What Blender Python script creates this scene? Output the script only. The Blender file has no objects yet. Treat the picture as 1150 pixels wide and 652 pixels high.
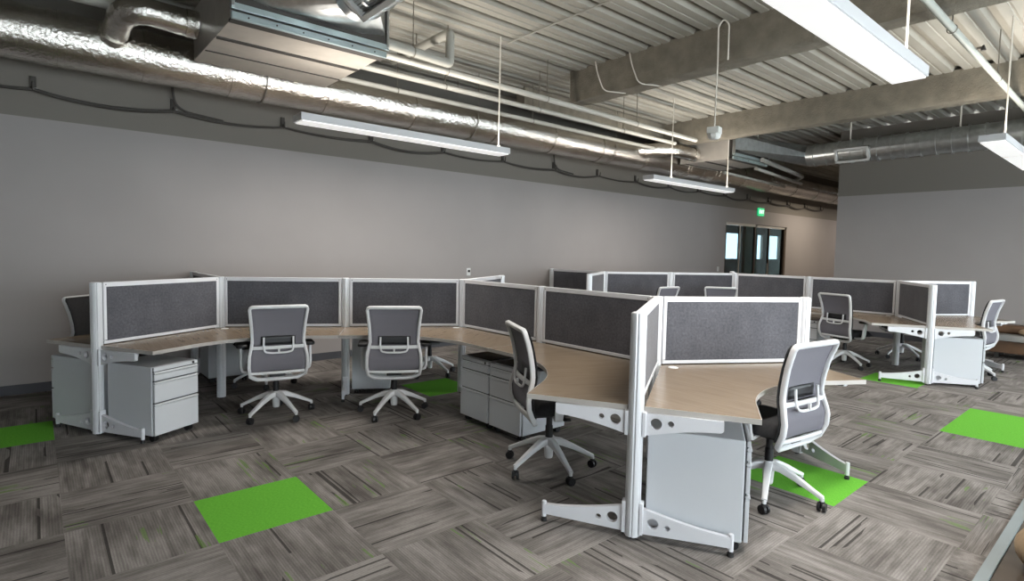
import bpy, math, random
from mathutils import Vector, Matrix
random.seed(11)
sc = bpy.context.scene
col = sc.collection
PI = math.pi
def rad(a): return math.radians(a)
def cs(a): return Vector((math.cos(rad(a)), math.sin(rad(a)), 0))

# ------------------------------------------------------------------ materials
MATS = {}
def new_mat(name):
    m = bpy.data.materials.new(name); m.use_nodes = True
    nt = m.node_tree; b = nt.nodes['Principled BSDF']
    MATS[name] = m
    return m, nt, b
def N(nt, kind, **kw):
    n = nt.nodes.new(kind)
    for k, v in kw.items():
        if k.startswith('_'): setattr(n, k[1:], v)
        else: n.inputs[k.replace('__', ' ')].default_value = v
    return n
def ramp(nt, fac, stops):
    r = nt.nodes.new('ShaderNodeValToRGB')
    els = r.color_ramp.elements
    while len(els) < len(stops): els.new(0.5)
    for e, (p, c) in zip(els, stops):
        e.position = p; e.color = (*c, 1) if len(c) == 3 else c
    nt.links.new(fac, r.inputs[0])
    return r
def math_n(nt, op, a, b=None, c=None):
    n = nt.nodes.new('ShaderNodeMath'); n.operation = op
    for i, v in enumerate((a, b, c)):
        if v is None: continue
        if isinstance(v, (int, float)): n.inputs[i].default_value = v
        else: nt.links.new(v, n.inputs[i])
    return n.outputs[0]
def mix_rgb(nt, fac, a, b, blend='MIX'):
    n = nt.nodes.new('ShaderNodeMix'); n.data_type = 'RGBA'; n.blend_type = blend
    for sock, v in ((n.inputs[0], fac), (n.inputs[6], a), (n.inputs[7], b)):
        if isinstance(v, (int, float)): sock.default_value = v
        elif isinstance(v, tuple): sock.default_value = (*v, 1) if len(v) == 3 else v
        else: nt.links.new(v, sock)
    return n.outputs[2]
def coords(nt, scale=(1, 1, 1), kind='Object'):
    t = nt.nodes.new('ShaderNodeTexCoord'); mp = nt.nodes.new('ShaderNodeMapping')
    mp.inputs['Scale'].default_value = scale
    nt.links.new(t.outputs[kind], mp.inputs[0])
    return mp.outputs[0]
def noise(nt, vec, scale=5, detail=3, rough=.5, dist=0):
    n = nt.nodes.new('ShaderNodeTexNoise')
    n.inputs['Scale'].default_value = scale; n.inputs['Detail'].default_value = detail
    n.inputs['Roughness'].default_value = rough; n.inputs['Distortion'].default_value = dist
    nt.links.new(vec, n.inputs['Vector'])
    return n.outputs[0]
def bump(nt, b, h, strength=.2, dist=.01):
    n = nt.nodes.new('ShaderNodeBump'); n.inputs['Strength'].default_value = strength
    n.inputs['Distance'].default_value = dist
    nt.links.new(h, n.inputs['Height']); nt.links.new(n.outputs[0], b.inputs['Normal'])
def simple(name, c, rough=.5, metal=0, var=.06, vscale=3, bmp=0, bscale=60, bdist=.002, spec=.5):
    """a base colour with gentle procedural variation"""
    m, nt, b = new_mat(name)
    v = coords(nt)
    n = noise(nt, v, vscale, 3)
    r = ramp(nt, n, [(.3, tuple(x*(1-var) for x in c)), (.7, tuple(min(1, x*(1+var)) for x in c))])
    nt.links.new(r.outputs[0], b.inputs['Base Color'])
    b.inputs['Roughness'].default_value = rough; b.inputs['Metallic'].default_value = metal
    b.inputs['Specular IOR Level'].default_value = spec
    if bmp: bump(nt, b, noise(nt, v, bscale, 3), bmp, bdist)
    return m

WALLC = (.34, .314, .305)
def wall_mat():
    m, nt, b = new_mat('wall_paint')
    g = nt.nodes.new('ShaderNodeNewGeometry'); s = nt.nodes.new('ShaderNodeSeparateXYZ')
    nt.links.new(g.outputs['Position'], s.inputs[0])
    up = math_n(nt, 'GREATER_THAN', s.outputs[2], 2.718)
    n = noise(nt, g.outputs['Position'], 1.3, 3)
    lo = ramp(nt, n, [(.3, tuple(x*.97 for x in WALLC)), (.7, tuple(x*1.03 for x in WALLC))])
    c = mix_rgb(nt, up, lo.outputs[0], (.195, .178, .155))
    nt.links.new(c, b.inputs['Base Color']); b.inputs['Roughness'].default_value = .6
    b.inputs['Specular IOR Level'].default_value = .3
    bump(nt, b, noise(nt, g.outputs['Position'], 180, 2), .06, .002)
    return m
wall_mat()
simple('white_steel', (.72, .72, .75), .35, 0, .015)
simple('post_aluminium', (.70, .71, .735), .32, .15, .02)
simple('chair_white', (.69, .69, .70), .4, 0, .02)
simple('black_plastic', (.012, .012, .014), .45, 0, .1)
simple('seat_fabric', (.016, .016, .018), .9, 0, .2, 60, .3, 400)
simple('chair_front', (.022, .022, .024), .85, 0, .15, 40, .2, 300)
simple('stain_brown', (.62, .54, .46), .6, 0, .15, 40)
simple('rubber', (.02, .02, .02), .6)
simple('pedestal_steel', (.60, .615, .64), .38, 0, .015)
simple('pedestal_gap', (.10, .105, .11), .6)
simple('desk_reflection_dark', (.05, .045, .045), .18)
simple('edge_band', (.46, .43, .40), .4)
simple('baseboard_vinyl', (.055, .055, .065), .55)
simple('ceiling_paint', (.33, .316, .275), .75, 0, .10, 1.5, .25, 25, .006)
simple('beam_fireproofing', (.20, .18, .142), .95, 0, .18, 6, .9, 55, .012)
simple('pipe_paint', (.50, .48, .43), .6, 0, .06, 4)
simple('pipe_grey', (.34, .335, .30), .6, 0, .06, 4)
simple('sprinkler_paint', (.40, .42, .38), .5, 0, .06, 4)
simple('rod_steel', (.22, .20, .17), .5, .6)
simple('cord_white', (.66, .62, .55), .5)
simple('cable_black', (.06, .054, .048), .6)
simple('clip_grey', (.55, .55, .55), .4)
simple('galvanised', (.55, .57, .57), .28, .9, .12, 14)
simple('galvanised_dull', (.42, .42, .40), .5, .6, .10, 8)
simple('strip_metal', (.42, .50, .50), .35, .5, .06)
simple('dark_metal', (.05, .045, .04), .5, .3)
simple('unit_panel', (.52, .48, .43), .34, .3, .08, 5)
simple('light_housing', (.60, .60, .61), .4, 0, .02)
simple('register_white', (.58, .58, .56), .45)
simple('aluminium_trim', (.20, .235, .245), .45, .3)
simple('brown_floor', (.055, .04, .028), .6, 0, .4, 4)
simple('beige_fabric', (.30, .215, .135), .9, 0, .1, 30)
simple('brown_leather', (.115, .062, .032), .5, 0, .2, 6)
simple('pale_stone', (.30, .29, .27), .5)
simple('sensor_white', (.70, .70, .67), .5)
simple('outlet_white', (.72, .72, .72), .4)
simple('door_brown', (.10, .075, .055), .45)
simple('beyond_wall', (.23, .18, .14), .7)
simple('green_wall', (.13, .27, .08), .6)
simple('glass_bar', (.55, .53, .48), .35, .4)
simple('grommet', (.75, .75, .74), .4)

def fabric_mat(name, c):
    m, nt, b = new_mat(name)
    v = coords(nt)
    n1 = noise(nt, v, 55, 4, .7); n2 = noise(nt, v, 6, 3)
    r = ramp(nt, n1, [(.3, tuple(x*.72 for x in c)), (.72, tuple(x*1.35 for x in c))])
    r2 = ramp(nt, n2, [(.3, (.85,)*3), (.7, (1.08,)*3)])
    nt.links.new(mix_rgb(nt, 1, r.outputs[0], r2.outputs[0], 'MULTIPLY'), b.inputs['Base Color'])
    b.inputs['Roughness'].default_value = .95; b.inputs['Specular IOR Level'].default_value = .15
    b.inputs['Sheen Weight'].default_value = .15
    bump(nt, b, noise(nt, v, 300, 2), .3, .002)
fabric_mat('panel_fabric', (.098, .098, .112))

def mesh_mat():
    m, nt, b = new_mat('chair_mesh')
    v = coords(nt)
    w = nt.nodes.new('ShaderNodeTexWave'); w.inputs['Scale'].default_value = 60; w.bands_direction = 'Z'
    nt.links.new(v, w.inputs[0])
    r = ramp(nt, w.outputs[0], [(0, (.155, .147, .168)), (1, (.215, .205, .232))])
    nt.links.new(r.outputs[0], b.inputs['Base Color'])
    b.inputs['Roughness'].default_value = .8
    b.inputs['Alpha'].default_value = .9
mesh_mat()

def wood_mat():
    m, nt, b = new_mat('desk_laminate')
    v = coords(nt, (1.2, 22, 1))
    n1 = noise(nt, v, 3, 5, .6, .4)
    n2 = noise(nt, coords(nt), 1.5, 2)
    r = ramp(nt, n1, [(.25, (.190, .142, .098)), (.5, (.245, .188, .133)), (.8, (.288, .226, .166))])
    r2 = ramp(nt, n2, [(.3, (.94,)*3), (.7, (1.05,)*3)])
    nt.links.new(mix_rgb(nt, 1, r.outputs[0], r2.outputs[0], 'MULTIPLY'), b.inputs['Base Color'])
    b.inputs['Roughness'].default_value = .26
    b.inputs['Specular IOR Level'].default_value = .5
wood_mat()

def foil_mat():
    m, nt, b = new_mat('foil_wrap')
    v = coords(nt)
    n = noise(nt, v, 3, 2)
    r = ramp(nt, n, [(.3, (.66, .63, .58)), (.7, (.78, .75, .70))])
    nt.links.new(r.outputs[0], b.inputs['Base Color'])
    b.inputs['Metallic'].default_value = 1; b.inputs['Roughness'].default_value = .10
    vo = nt.nodes.new('ShaderNodeTexVoronoi'); vo.inputs['Scale'].default_value = 24
    nt.links.new(v, vo.inputs['Vector'])
    h = math_n(nt, 'ADD', math_n(nt, 'MULTIPLY', vo.outputs[0], .5), noise(nt, v, 40, 4, .65))
    bump(nt, b, h, .5, .014)
foil_mat()

def carpet_mat(name, green=False):
    m, nt, b = new_mat(name)
    t = nt.nodes.new('ShaderNodeUVMap'); t.uv_map = 'UVMap'
    s = nt.nodes.new('ShaderNodeSeparateXYZ'); nt.links.new(t.outputs[0], s.inputs[0])
    def vec(su, sv):
        c = nt.nodes.new('ShaderNodeCombineXYZ')
        nt.links.new(math_n(nt, 'MULTIPLY', s.outputs[0], su), c.inputs[0])
        nt.links.new(math_n(nt, 'MULTIPLY', s.outputs[1], sv), c.inputs[1])
        return c.outputs[0]
    fine = noise(nt, vec(220, 60), 1, 2)
    if green:
        r = ramp(nt, fine, [(.3, (.115, .39, .036)), (.7, (.160, .49, .052))])
        nt.links.new(r.outputs[0], b.inputs['Base Color'])
    else:
        streak = noise(nt, vec(34, 2.6), 1, 3, .55)
        patch = noise(nt, vec(4.5, 1.6), 1, 3, .6)
        mixv = math_n(nt, 'ADD', math_n(nt, 'MULTIPLY', streak, .42), math_n(nt, 'MULTIPLY', patch, .66))
        r = ramp(nt, mixv, [(.39, (.105, .094, .087)), (.53, (.192, .175, .163)), (.64, (.285, .263, .247))])
        rib = math_n(nt, 'SINE', math_n(nt, 'MULTIPLY', s.outputs[0], 2*PI/.013))
        ribc = ramp(nt, math_n(nt, 'ADD', math_n(nt, 'MULTIPLY', rib, .5), .5), [(0, (.86,)*3), (1, (1.08,)*3)])
        c = mix_rgb(nt, 1, r.outputs[0], ribc.outputs[0], 'MULTIPLY')
        # a few long dark pin lines per tile
        w = nt.nodes.new('ShaderNodeTexWhiteNoise'); w.noise_dimensions = '1D'
        nt.links.new(math_n(nt, 'FLOOR', math_n(nt, 'DIVIDE', s.outputs[0], .013)), w.inputs['W'])
        line = math_n(nt, 'GREATER_THAN', w.outputs[0], .93)
        lmask = math_n(nt, 'GREATER_THAN', noise(nt, vec(9, 2.2), 1, 1), .46)
        c = mix_rgb(nt, math_n(nt, 'MULTIPLY', math_n(nt, 'MULTIPLY', line, lmask), .8), c, (.032, .029, .027))
        # occasional lime threads
        g = math_n(nt, 'MULTIPLY', math_n(nt, 'GREATER_THAN', noise(nt, vec(40, 2.2), 1, 2), .60),
                   math_n(nt, 'GREATER_THAN', noise(nt, vec(2.6, 1.3), 1, 1), .615))
        c = mix_rgb(nt, math_n(nt, 'MULTIPLY', g, .6), c, (.13, .24, .05))
        sp = ramp(nt, fine, [(.3, (.88,)*3), (.7, (1.1,)*3)])
        c = mix_rgb(nt, 1, c, sp.outputs[0], 'MULTIPLY')
        nt.links.new(c, b.inputs['Base Color'])
    b.inputs['Roughness'].default_value = .95; b.inputs['Specular IOR Level'].default_value = .12
    bump(nt, b, noise(nt, vec(160, 60), 1, 2), .35, .004)
carpet_mat('carpet_grey'); carpet_mat('carpet_green', True)

def glass_mat(name, tint, fac=.16):
    m, nt, b = new_mat(name)
    nt.nodes.remove(b)
    tr = nt.nodes.new('ShaderNodeBsdfTransparent'); tr.inputs[0].default_value = (*tint, 1)
    gl = nt.nodes.new('ShaderNodeBsdfGlossy'); gl.inputs['Roughness'].default_value = .03
    lw = nt.nodes.new('ShaderNodeLayerWeight'); lw.inputs[0].default_value = .5
    fc = math_n(nt, 'ADD', .04, math_n(nt, 'MULTIPLY', math_n(nt, 'POWER', lw.outputs[1], 5), .7))
    mx = nt.nodes.new('ShaderNodeMixShader')
    nt.links.new(fc, mx.inputs[0])
    nt.links.new(tr.outputs[0], mx.inputs[1]); nt.links.new(gl.outputs[0], mx.inputs[2])
    nt.links.new(mx.outputs[0], nt.nodes['Material Output'].inputs[0])
glass_mat('door_glass', (.34, .44, .48)); glass_mat('window_glass', (.93, .96, .97))

def emit_mat(name, c, strength, base=(.8, .8, .8)):
    m, nt, b = new_mat(name)
    v = coords(nt)
    n = noise(nt, v, 2.0, 2)
    r = ramp(nt, n, [(.3, tuple(x*.95 for x in c)), (.7, c)])
    nt.links.new(r.outputs[0], b.inputs['Emission Color'])
    b.inputs['Emission Strength'].default_value = strength
    b.inputs['Base Color'].default_value = (*base, 1); b.inputs['Roughness'].default_value = .5
emit_mat('lamp_diffuser', (1, .985, .97), .40)
emit_mat('exit_green', (.03, .75, .28), .55, (.02, .3, .1))
emit_mat('exit_letters', (.9, 1, .95), 1.0)

# ------------------------------------------------------------------ geometry helpers
class MB:
    def __init__(s): s.v = []; s.f = []
    def add(s, verts, faces):
        o = len(s.v); s.v += [tuple(x) for x in verts]; s.f += [tuple(i+o for i in f) for f in faces]; return s
    def box(s, c, d, rz=0, M=None):
        x, y, z = (d[0]/2, d[1]/2, d[2]/2)
        R = M or Matrix.Rotation(rz, 3, 'Z'); c = Vector(c)
        vs = [c + R @ Vector(p) for p in ((-x,-y,-z),(x,-y,-z),(x,y,-z),(-x,y,-z),(-x,-y,z),(x,-y,z),(x,y,z),(-x,y,z))]
        return s.add(vs, [(3,2,1,0),(4,5,6,7),(0,1,5,4),(1,2,6,5),(2,3,7,6),(3,0,4,7)])
    def cyl(s, a, b, r0, r1=None, n=16, caps=True):
        a = Vector(a); b = Vector(b); r1 = r0 if r1 is None else r1
        d = (b-a).normalized(); u = d.orthogonal().normalized(); w = d.cross(u)
        vs = []
        for p, r in ((a, r0), (b, r1)):
            for i in range(n):
                t = 2*PI*i/n; vs.append(p + (u*math.cos(t) + w*math.sin(t))*r)
        fs = [(i, (i+1) % n, n+(i+1) % n, n+i) for i in range(n)]
        if caps: fs += [tuple(reversed(range(n))), tuple(range(n, 2*n))]
        return s.add(vs, fs)
    def lathe(s, prof, c=(0,0,0), n=20):
        c = Vector(c); vs = []; m = len(prof)
        for i in range(n):
            t = 2*PI*i/n
            for r, z in prof: vs.append(c + Vector((r*math.cos(t), r*math.sin(t), z)))
        fs = []
        for i in range(n):
            j = (i+1) % n
            for k in range(m-1): fs.append((i*m+k, j*m+k, j*m+k+1, i*m+k+1))
        fs.append(tuple(i*m for i in reversed(range(n)))); fs.append(tuple(i*m+m-1 for i in range(n)))
        return s.add(vs, fs)
    def prism(s, poly, z0, z1):
        n = len(poly)
        vs = [(x, y, z0) for x, y in poly] + [(x, y, z1) for x, y in poly]
        fs = [tuple(reversed(range(n))), tuple(range(n, 2*n))] + [(i, (i+1) % n, n+(i+1) % n, n+i) for i in range(n)]
        return s.add(vs, fs)
    def sweep(s, pts, prof, closed=False, up=None):
        """prof: list of (a,b) offsets, or a function i -> list. a along the side vector, b along the up vector"""
        pts = [Vector(p) for p in pts]; n = len(pts); vs = []; prev = None; m = None
        for i, p in enumerate(pts):
            a = pts[(i-1) % n] if closed or i > 0 else p; b = pts[(i+1) % n] if closed or i < n-1 else p
            t = (b-a).normalized()
            if up is not None: u = Vector(up)
            elif prev is not None: u = prev
            else: u = t.orthogonal()
            u = (u - t*u.dot(t)).normalized(); prev = u; w = t.cross(u)
            pr = prof(i) if callable(prof) else prof; m = len(pr)
            for x, y in pr: vs.append(p + w*x + u*y)
        fs = []
        for i in range(n if closed else n-1):
            j = (i+1) % n
            for k in range(m): fs.append((i*m+k, i*m+(k+1) % m, j*m+(k+1) % m, j*m+k))
        if not closed: fs += [tuple(reversed(range(m))), tuple((n-1)*m+k for k in range(m))]
        return s.add(vs, fs)
    def tube(s, pts, r, n=12, closed=False):
        return s.sweep(pts, [(r*math.cos(2*PI*k/n), r*math.sin(2*PI*k/n)) for k in range(n)], closed)
    def grid(s, fn, nu, nv):
        vs = [fn(i/nu, j/nv) for j in range(nv+1) for i in range(nu+1)]
        return s.add(vs, [(j*(nu+1)+i, j*(nu+1)+i+1, (j+1)*(nu+1)+i+1, (j+1)*(nu+1)+i) for j in range(nv) for i in range(nu)])
    def build(s, name, mat, parent=None, loc=(0,0,0), rz=0, bevel=0, smooth=35, solid=0, segs=2):
        me = bpy.data.meshes.new(name); me.from_pydata([tuple(v) for v in s.v], [], s.f)
        me.update()
        import bmesh
        bm = bmesh.new(); bm.from_mesh(me); bmesh.ops.recalc_face_normals(bm, faces=bm.faces); bm.to_mesh(me); bm.free()
        if smooth:
            me.polygons.foreach_set('use_smooth', [True]*len(me.polygons)); me.set_sharp_from_angle(angle=rad(smooth))
        me.materials.append(MATS[mat] if isinstance(mat, str) else mat)
        o = bpy.data.objects.new(name, me); col.objects.link(o); o.location = loc; o.rotation_euler.z = rz
        if parent is not None: o.parent = parent
        if solid:
            md = o.modifiers.new('solid', 'SOLIDIFY'); md.thickness = solid; md.offset = 0
        if bevel:
            md = o.modifiers.new('bevel', 'BEVEL'); md.width = bevel; md.segments = segs; md.limit_method = 'ANGLE'; md.angle_limit = rad(40)
            md.harden_normals = False
        return o
def rrect(w, h, r, n=4):
    out = []
    for cx, cy, a0 in ((w/2-r, h/2-r, 0), (-w/2+r, h/2-r, 90), (-w/2+r, -h/2+r, 180), (w/2-r, -h/2+r, 270)):
        for k in range(n+1):
            a = rad(a0 + 90*k/n); out.append((cx + r*math.cos(a), cy + r*math.sin(a)))
    return out
def bend(pts, r=.05, n=5):
    """round the corners of a polyline"""
    P = [Vector(p) for p in pts]; out = [P[0]]
    for i in range(1, len(P)-1):
        a = (P[i-1]-P[i]); b = (P[i+1]-P[i]); q = min(r, a.length*.45, b.length*.45)
        p0 = P[i] + a.normalized()*q; p1 = P[i] + b.normalized()*q
        for k in range(n+1):
            t = k/n; out.append(p0*(1-t)**2 + P[i]*2*t*(1-t) + p1*t*t)
    return out + [P[-1]]
def empty(name, loc=(0,0,0), rz=0):
    o = bpy.data.objects.new(name, None); col.objects.link(o); o.location = loc; o.rotation_euler.z = rz
    o.empty_display_size = .1
    return o
def tag(o, label, cat, group=None):
    o['label'] = label; o['category'] = cat
    if group: o['group'] = group
    return o
def struct(o):
    o['kind'] = 'structure'; return o
def copy_tree(o, parent=None):
    c = o.copy(); col.objects.link(c)
    if parent is not None: c.parent = parent
    for ch in list(o.children): copy_tree(ch, c)
    return c
def place(proto, used, loc, rz=0):
    """the first use moves the prototype itself, later ones copy it with its parts"""
    o = copy_tree(proto) if used else proto
    o.location = loc; o.rotation_euler.z = rz
    return o
def plate_with_holes(outline, holes, thick):
    """a flat plate (x, z outline) of given thickness along y, with round holes; returns a mesh"""
    cu = bpy.data.curves.new('plate', 'CURVE'); cu.dimensions = '2D'; cu.fill_mode = 'BOTH'; cu.extrude = thick/2
    def spl(pts):
        s = cu.splines.new('POLY'); s.points.add(len(pts)-1); s.use_cyclic_u = True
        for q, (x, z) in zip(s.points, pts): q.co = (x, z, 0, 1)
    spl(outline)
    for hx, hz, hr in holes: spl([(hx + hr*math.cos(2*PI*k/20), hz + hr*math.sin(2*PI*k/20)) for k in range(20)])
    ob = bpy.data.objects.new('plate', cu); col.objects.link(ob)
    dg = bpy.context.evaluated_depsgraph_get(); dg.update()
    me = bpy.data.meshes.new_from_object(ob.evaluated_get(dg))
    bpy.data.objects.remove(ob); bpy.data.curves.remove(cu)
    me.transform(Matrix.Rotation(PI/2, 4, 'X'))
    return me
def obj_from_mesh(name, me, mat, parent=None, loc=(0,0,0), rz=0):
    me.materials.clear(); me.materials.append(MATS[mat])
    o = bpy.data.objects.new(name, me); col.objects.link(o); o.location = loc; o.rotation_euler.z = rz
    if parent is not None: o.parent = parent
    return o

# ------------------------------------------------------------------ camera
def camera():
    f, pitch, roll, h = 626.445, .0568, .0195, 1.5066
    W = .1691 + PI/6                       # the main wall's direction seen from the camera's own axes
    cp, sp = math.cos(pitch), math.sin(pitch)
    fw = Vector((0, cp, -sp)); up = Vector((0, sp, cp)); rt = Vector((1, 0, 0))
    R = rt*math.cos(roll) + up*math.sin(roll); U = -rt*math.sin(roll) + up*math.cos(roll)
    rot = Matrix.Rotation(-W, 3, 'Z')
    R, U, fw = rot @ R, rot @ U, rot @ fw
    cd = bpy.data.cameras.new('camera'); cam = bpy.data.objects.new('camera', cd); col.objects.link(cam)
    m = Matrix((R, U, -fw)).transposed().to_4x4(); m.translation = Vector((0, 0, h)); cam.matrix_world = m
    cd.sensor_fit = 'HORIZONTAL'; cd.sensor_width = 36; cd.lens = f*36/1150
    cd.shift_x = 16.725/1150; cd.shift_y = -9.033/1150
    cd.clip_start = .02; cd.clip_end = 200
    sc.camera = cam
camera()

# ------------------------------------------------------------------ room shell
YW, XR, ZC = 7.19, 12.40, 4.0
X0, X1, Y0 = -3.6, 24.0, -3.0
def slab(name, lo, hi, mat):
    return struct(MB().box(((lo[0]+hi[0])/2, (lo[1]+hi[1])/2, (lo[2]+hi[2])/2), (hi[0]-lo[0], hi[1]-lo[1], hi[2]-lo[2])).build(name, mat, smooth=0))
def carpet_floor():
    px, py, ox, oy = .602, .592, .69, 1.22
    greens = {(0, 3), (-2, 7), (5, 0), (9, -1), (10, -1), (4, 6), (12, 1)}
    vs, fs, mi, uvs = [], [], [], []
    yedge = .488
    for i in range(-8, 40):
        for j in range(-2, 11):
            a, b = ox + i*px, ox + (i+1)*px; c, d = max(yedge, oy + j*py), min(YW+.02, oy + (j+1)*py)
            if d <= c or a > X1: continue
            k = len(vs); vs += [(a, c, 0), (b, c, 0), (b, d, 0), (a, d, 0)]; fs.append((k, k+1, k+2, k+3))
            g = (i, j) in greens; mi.append(1 if g else 0)
            ru, rv = random.random()*60, random.random()*60
            q = [(0, 0), (px, 0), (px, py), (0, py)]
            if (i + j) % 2: q = [(y, x) for x, y in q]
            uvs += [(x + ru, y + rv) for x, y in q]
    me = bpy.data.meshes.new('floor'); me.from_pydata(vs, [], fs)
    uv = me.uv_layers.new(name='UVMap')
    for n, q in enumerate(uvs): uv.data[n].uv = q
    me.materials.append(MATS['carpet_grey']); me.materials.append(MATS['carpet_green'])
    me.polygons.foreach_set('material_index', mi); me.update()
    o = bpy.data.objects.new('floor', me); col.objects.link(o); struct(o)
carpet_floor()
slab('floor_brown', (X0, Y0, -.05), (XR, .466, -.001), 'brown_floor')
slab('trim_1', (X0, .462, -.02), (XR, .509, .012), 'aluminium_trim')
# main wall with the glass entrance in it
DX0, DX1, DZ = 13.40, 16.87, 2.345
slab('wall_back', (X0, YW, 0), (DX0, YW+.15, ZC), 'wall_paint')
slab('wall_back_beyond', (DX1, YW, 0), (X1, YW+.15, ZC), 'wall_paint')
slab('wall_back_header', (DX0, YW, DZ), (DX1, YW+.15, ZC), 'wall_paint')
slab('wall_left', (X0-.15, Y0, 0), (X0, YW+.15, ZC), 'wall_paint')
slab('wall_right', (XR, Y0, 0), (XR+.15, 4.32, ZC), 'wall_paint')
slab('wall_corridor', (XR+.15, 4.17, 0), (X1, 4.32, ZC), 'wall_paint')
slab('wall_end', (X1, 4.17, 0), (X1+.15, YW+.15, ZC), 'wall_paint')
slab('baseboard_back', (X0, YW-.012, 0), (DX0-.04, YW+.001, .095), 'baseboard_vinyl')
slab('baseboard_right', (XR-.012, Y0, 0), (XR+.001, 4.33, .095), 'baseboard_vinyl')
# window wall on the near side, behind the camera
slab('wall_front_sill', (X0, Y0-.2, 0), (XR+.15, Y0, .25), 'wall_paint')
slab('wall_front_header', (X0, Y0-.2, 2.85), (XR+.15, Y0, ZC), 'wall_paint')
XF = -1.0
slab('wall_front_light_block', (X0, Y0-.2, .25), (XF, Y0, 2.85), 'wall_paint')  # unseen solid stretch added to keep window light off the left wall
for i in range(8):
    a = XF + i*(XR-XF)/8; b = XF + (i+1)*(XR-XF)/8
    m = MB()
    for x in (a+.03, b-.03): m.box((x, Y0-.1, 1.55), (.06, .1, 2.6))
    m.box(((a+b)/2, Y0-.1, .28), (b-a, .1, .06)).box(((a+b)/2, Y0-.1, 2.82), (b-a, .1, .06)).box(((a+b)/2, Y0-.1, 2.3), (b-a, .08, .05))
    w = struct(m.build('window_%d' % (i+1), 'dark_metal', smooth=0))
    g = MB().box(((a+b)/2, Y0-.1, 1.55), (b-a-.12, .01, 2.5)).build('pane', 'window_glass', w, smooth=0)
# corrugated deck
def deck():
    per = .32; m = MB(); prof = []
    y = Y0-.2; k = 0
    base = 3.16 - math.ceil((3.16 - y)/per)*per
    while base < YW+.3:
        for dy, z in ((0, 4.0), (.014, 4.075), (.095, 4.075), (.118, 4.0), (.205, 4.0), (.212, 4.010), (.228, 4.010), (.235, 4.0)):
            prof.append((base+dy, z))
        base += per
    xs = (X0-.2, X1+.2); n = len(prof)
    vs = [(x, yy, z) for x in xs for yy, z in prof]
    m.add(vs, [(i, i+1, n+i+1, n+i) for i in range(n-1)])
    o = m.build('ceiling', 'ceiling_paint', smooth=0); struct(o)
    slab('ceiling_slab', (X0-.2, Y0-.2, 4.09), (X1+.2, YW+.3, 4.2), 'ceiling_paint')
deck()
def beam(name, lo, hi, seed):
    """rough sprayed beam: a box whose skin wanders a little"""
    random.seed(seed)
    L = Vector(hi) - Vector(lo); ax = 1 if L.y > L.x else 0; n = int(L[ax]/.18); m = MB(); vs = []
    oth = 1-ax; prof = [(0, 1), (.0, .35), (.02, .08), (.1, 0), (.5, 0), (.9, 0), (.98, .08), (1, .35), (1, 1)]
    for i in range(n+1):
        for u, w in prof:
            p = [0, 0, 0]; p[ax] = lo[ax] + L[ax]*i/n
            p[oth] = lo[oth] + L[oth]*u + random.uniform(-.006, .006); p[2] = lo[2] + L.z*w + (0 if w == 1 else random.uniform(-.005, .005))
            vs.append(p)
    k = len(prof)
    fs = [(i*k+j, i*k+j+1, (i+1)*k+j+1, (i+1)*k+j) for i in range(n) for j in range(k-1)]
    fs += [tuple(range(k)), tuple(n*k+j for j in reversed(range(k)))]
    m.add(vs, fs); o = m.build(name, 'beam_fireproofing', smooth=50); struct(o)
beam('ceiling_beam_1', (5.82, Y0, 3.60), (6.14, 5.50, 4.02), 1)
beam('ceiling_beam_2', (9.48, Y0, 3.60), (9.78, 6.64, 4.02), 2)
beam('ceiling_beam_3', (5.82, 6.44, 3.72), (9.5, 6.64, 4.02), 3)
random.seed(5)

# ------------------------------------------------------------------ glass entrance and the room beyond
def entrance():
    f = MB()
    f.box((DX0+.02, YW+.06, DZ/2), (.04, .1, DZ)).box((DX1-.04, YW+.06, DZ/2), (.08, .1, DZ))
    d = struct(f.build('door_1', 'door_brown', smooth=0))
    b = MB(); b.box(((DX0+15.0)/2, YW+.05, DZ-.03), (15.0-DX0, .08, .06)); b.build('top_track', 'glass_bar', d, smooth=0)
    b = MB(); b.box(((15.1+DX1)/2, YW+.05, DZ-.04), (DX1-15.1, .08, .05)); b.build('top_track', 'glass_bar', d, smooth=0)
    xs = [DX0+.04, 14.2, 15.04, 15.87, DX1-.08]
    for a, c in zip(xs, xs[1:]):
        MB().box(((a+c)/2, YW+.06, 1.14), (c-a-.012, .012, 2.27)).build('pane', 'door_glass', d, smooth=0)
    for x in xs[1:4]: MB().box((x, YW+.05, 1.14), (.035, .05, 2.27)).build('stile', 'glass_bar' if x < 15 else 'door_brown', d, smooth=0)
    MB().cyl((15.7, YW-.02, .9), (15.7, YW-.02, 1.3), .014).build('handle', 'glass_bar', d)
    # room beyond, with windows in its far wall
    yb = 10.5
    slab('floor_beyond', (DX0-3, YW+.15, -.05), (30, yb, 0), 'brown_floor')
    slab('ceiling_beyond', (DX0-3, YW+.15, 2.75), (30, yb, 2.85), 'beyond_wall')
    slab('wall_beyond_left', (DX0-3, YW+.15, 0), (DX0-2.9, yb, 2.8), 'beyond_wall')
    slab('wall_beyond_right', (30, YW+.15, 0), (30.1, yb, 2.8), 'beyond_wall')
    slab('wall_beyond_low', (DX0-3, yb, 0), (30.1, yb+.1, 1.38), 'beyond_wall')
    slab('wall_beyond_high', (DX0-3, yb, 2.33), (30.1, yb+.1, 2.8), 'beyond_wall')
    for a, c in ((DX0-3, 19.65), (20.75, 21.65), (22.55, 22.95), (24.05, 30)):
        slab('wall_beyond_pier', (a, yb, 1.38), (c, yb+.1, 2.33), 'beyond_wall')
    slab('wall_green', (18.5, 9.2, 0), (19.35, 9.3, 2.7), 'green_wall')
entrance()

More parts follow.
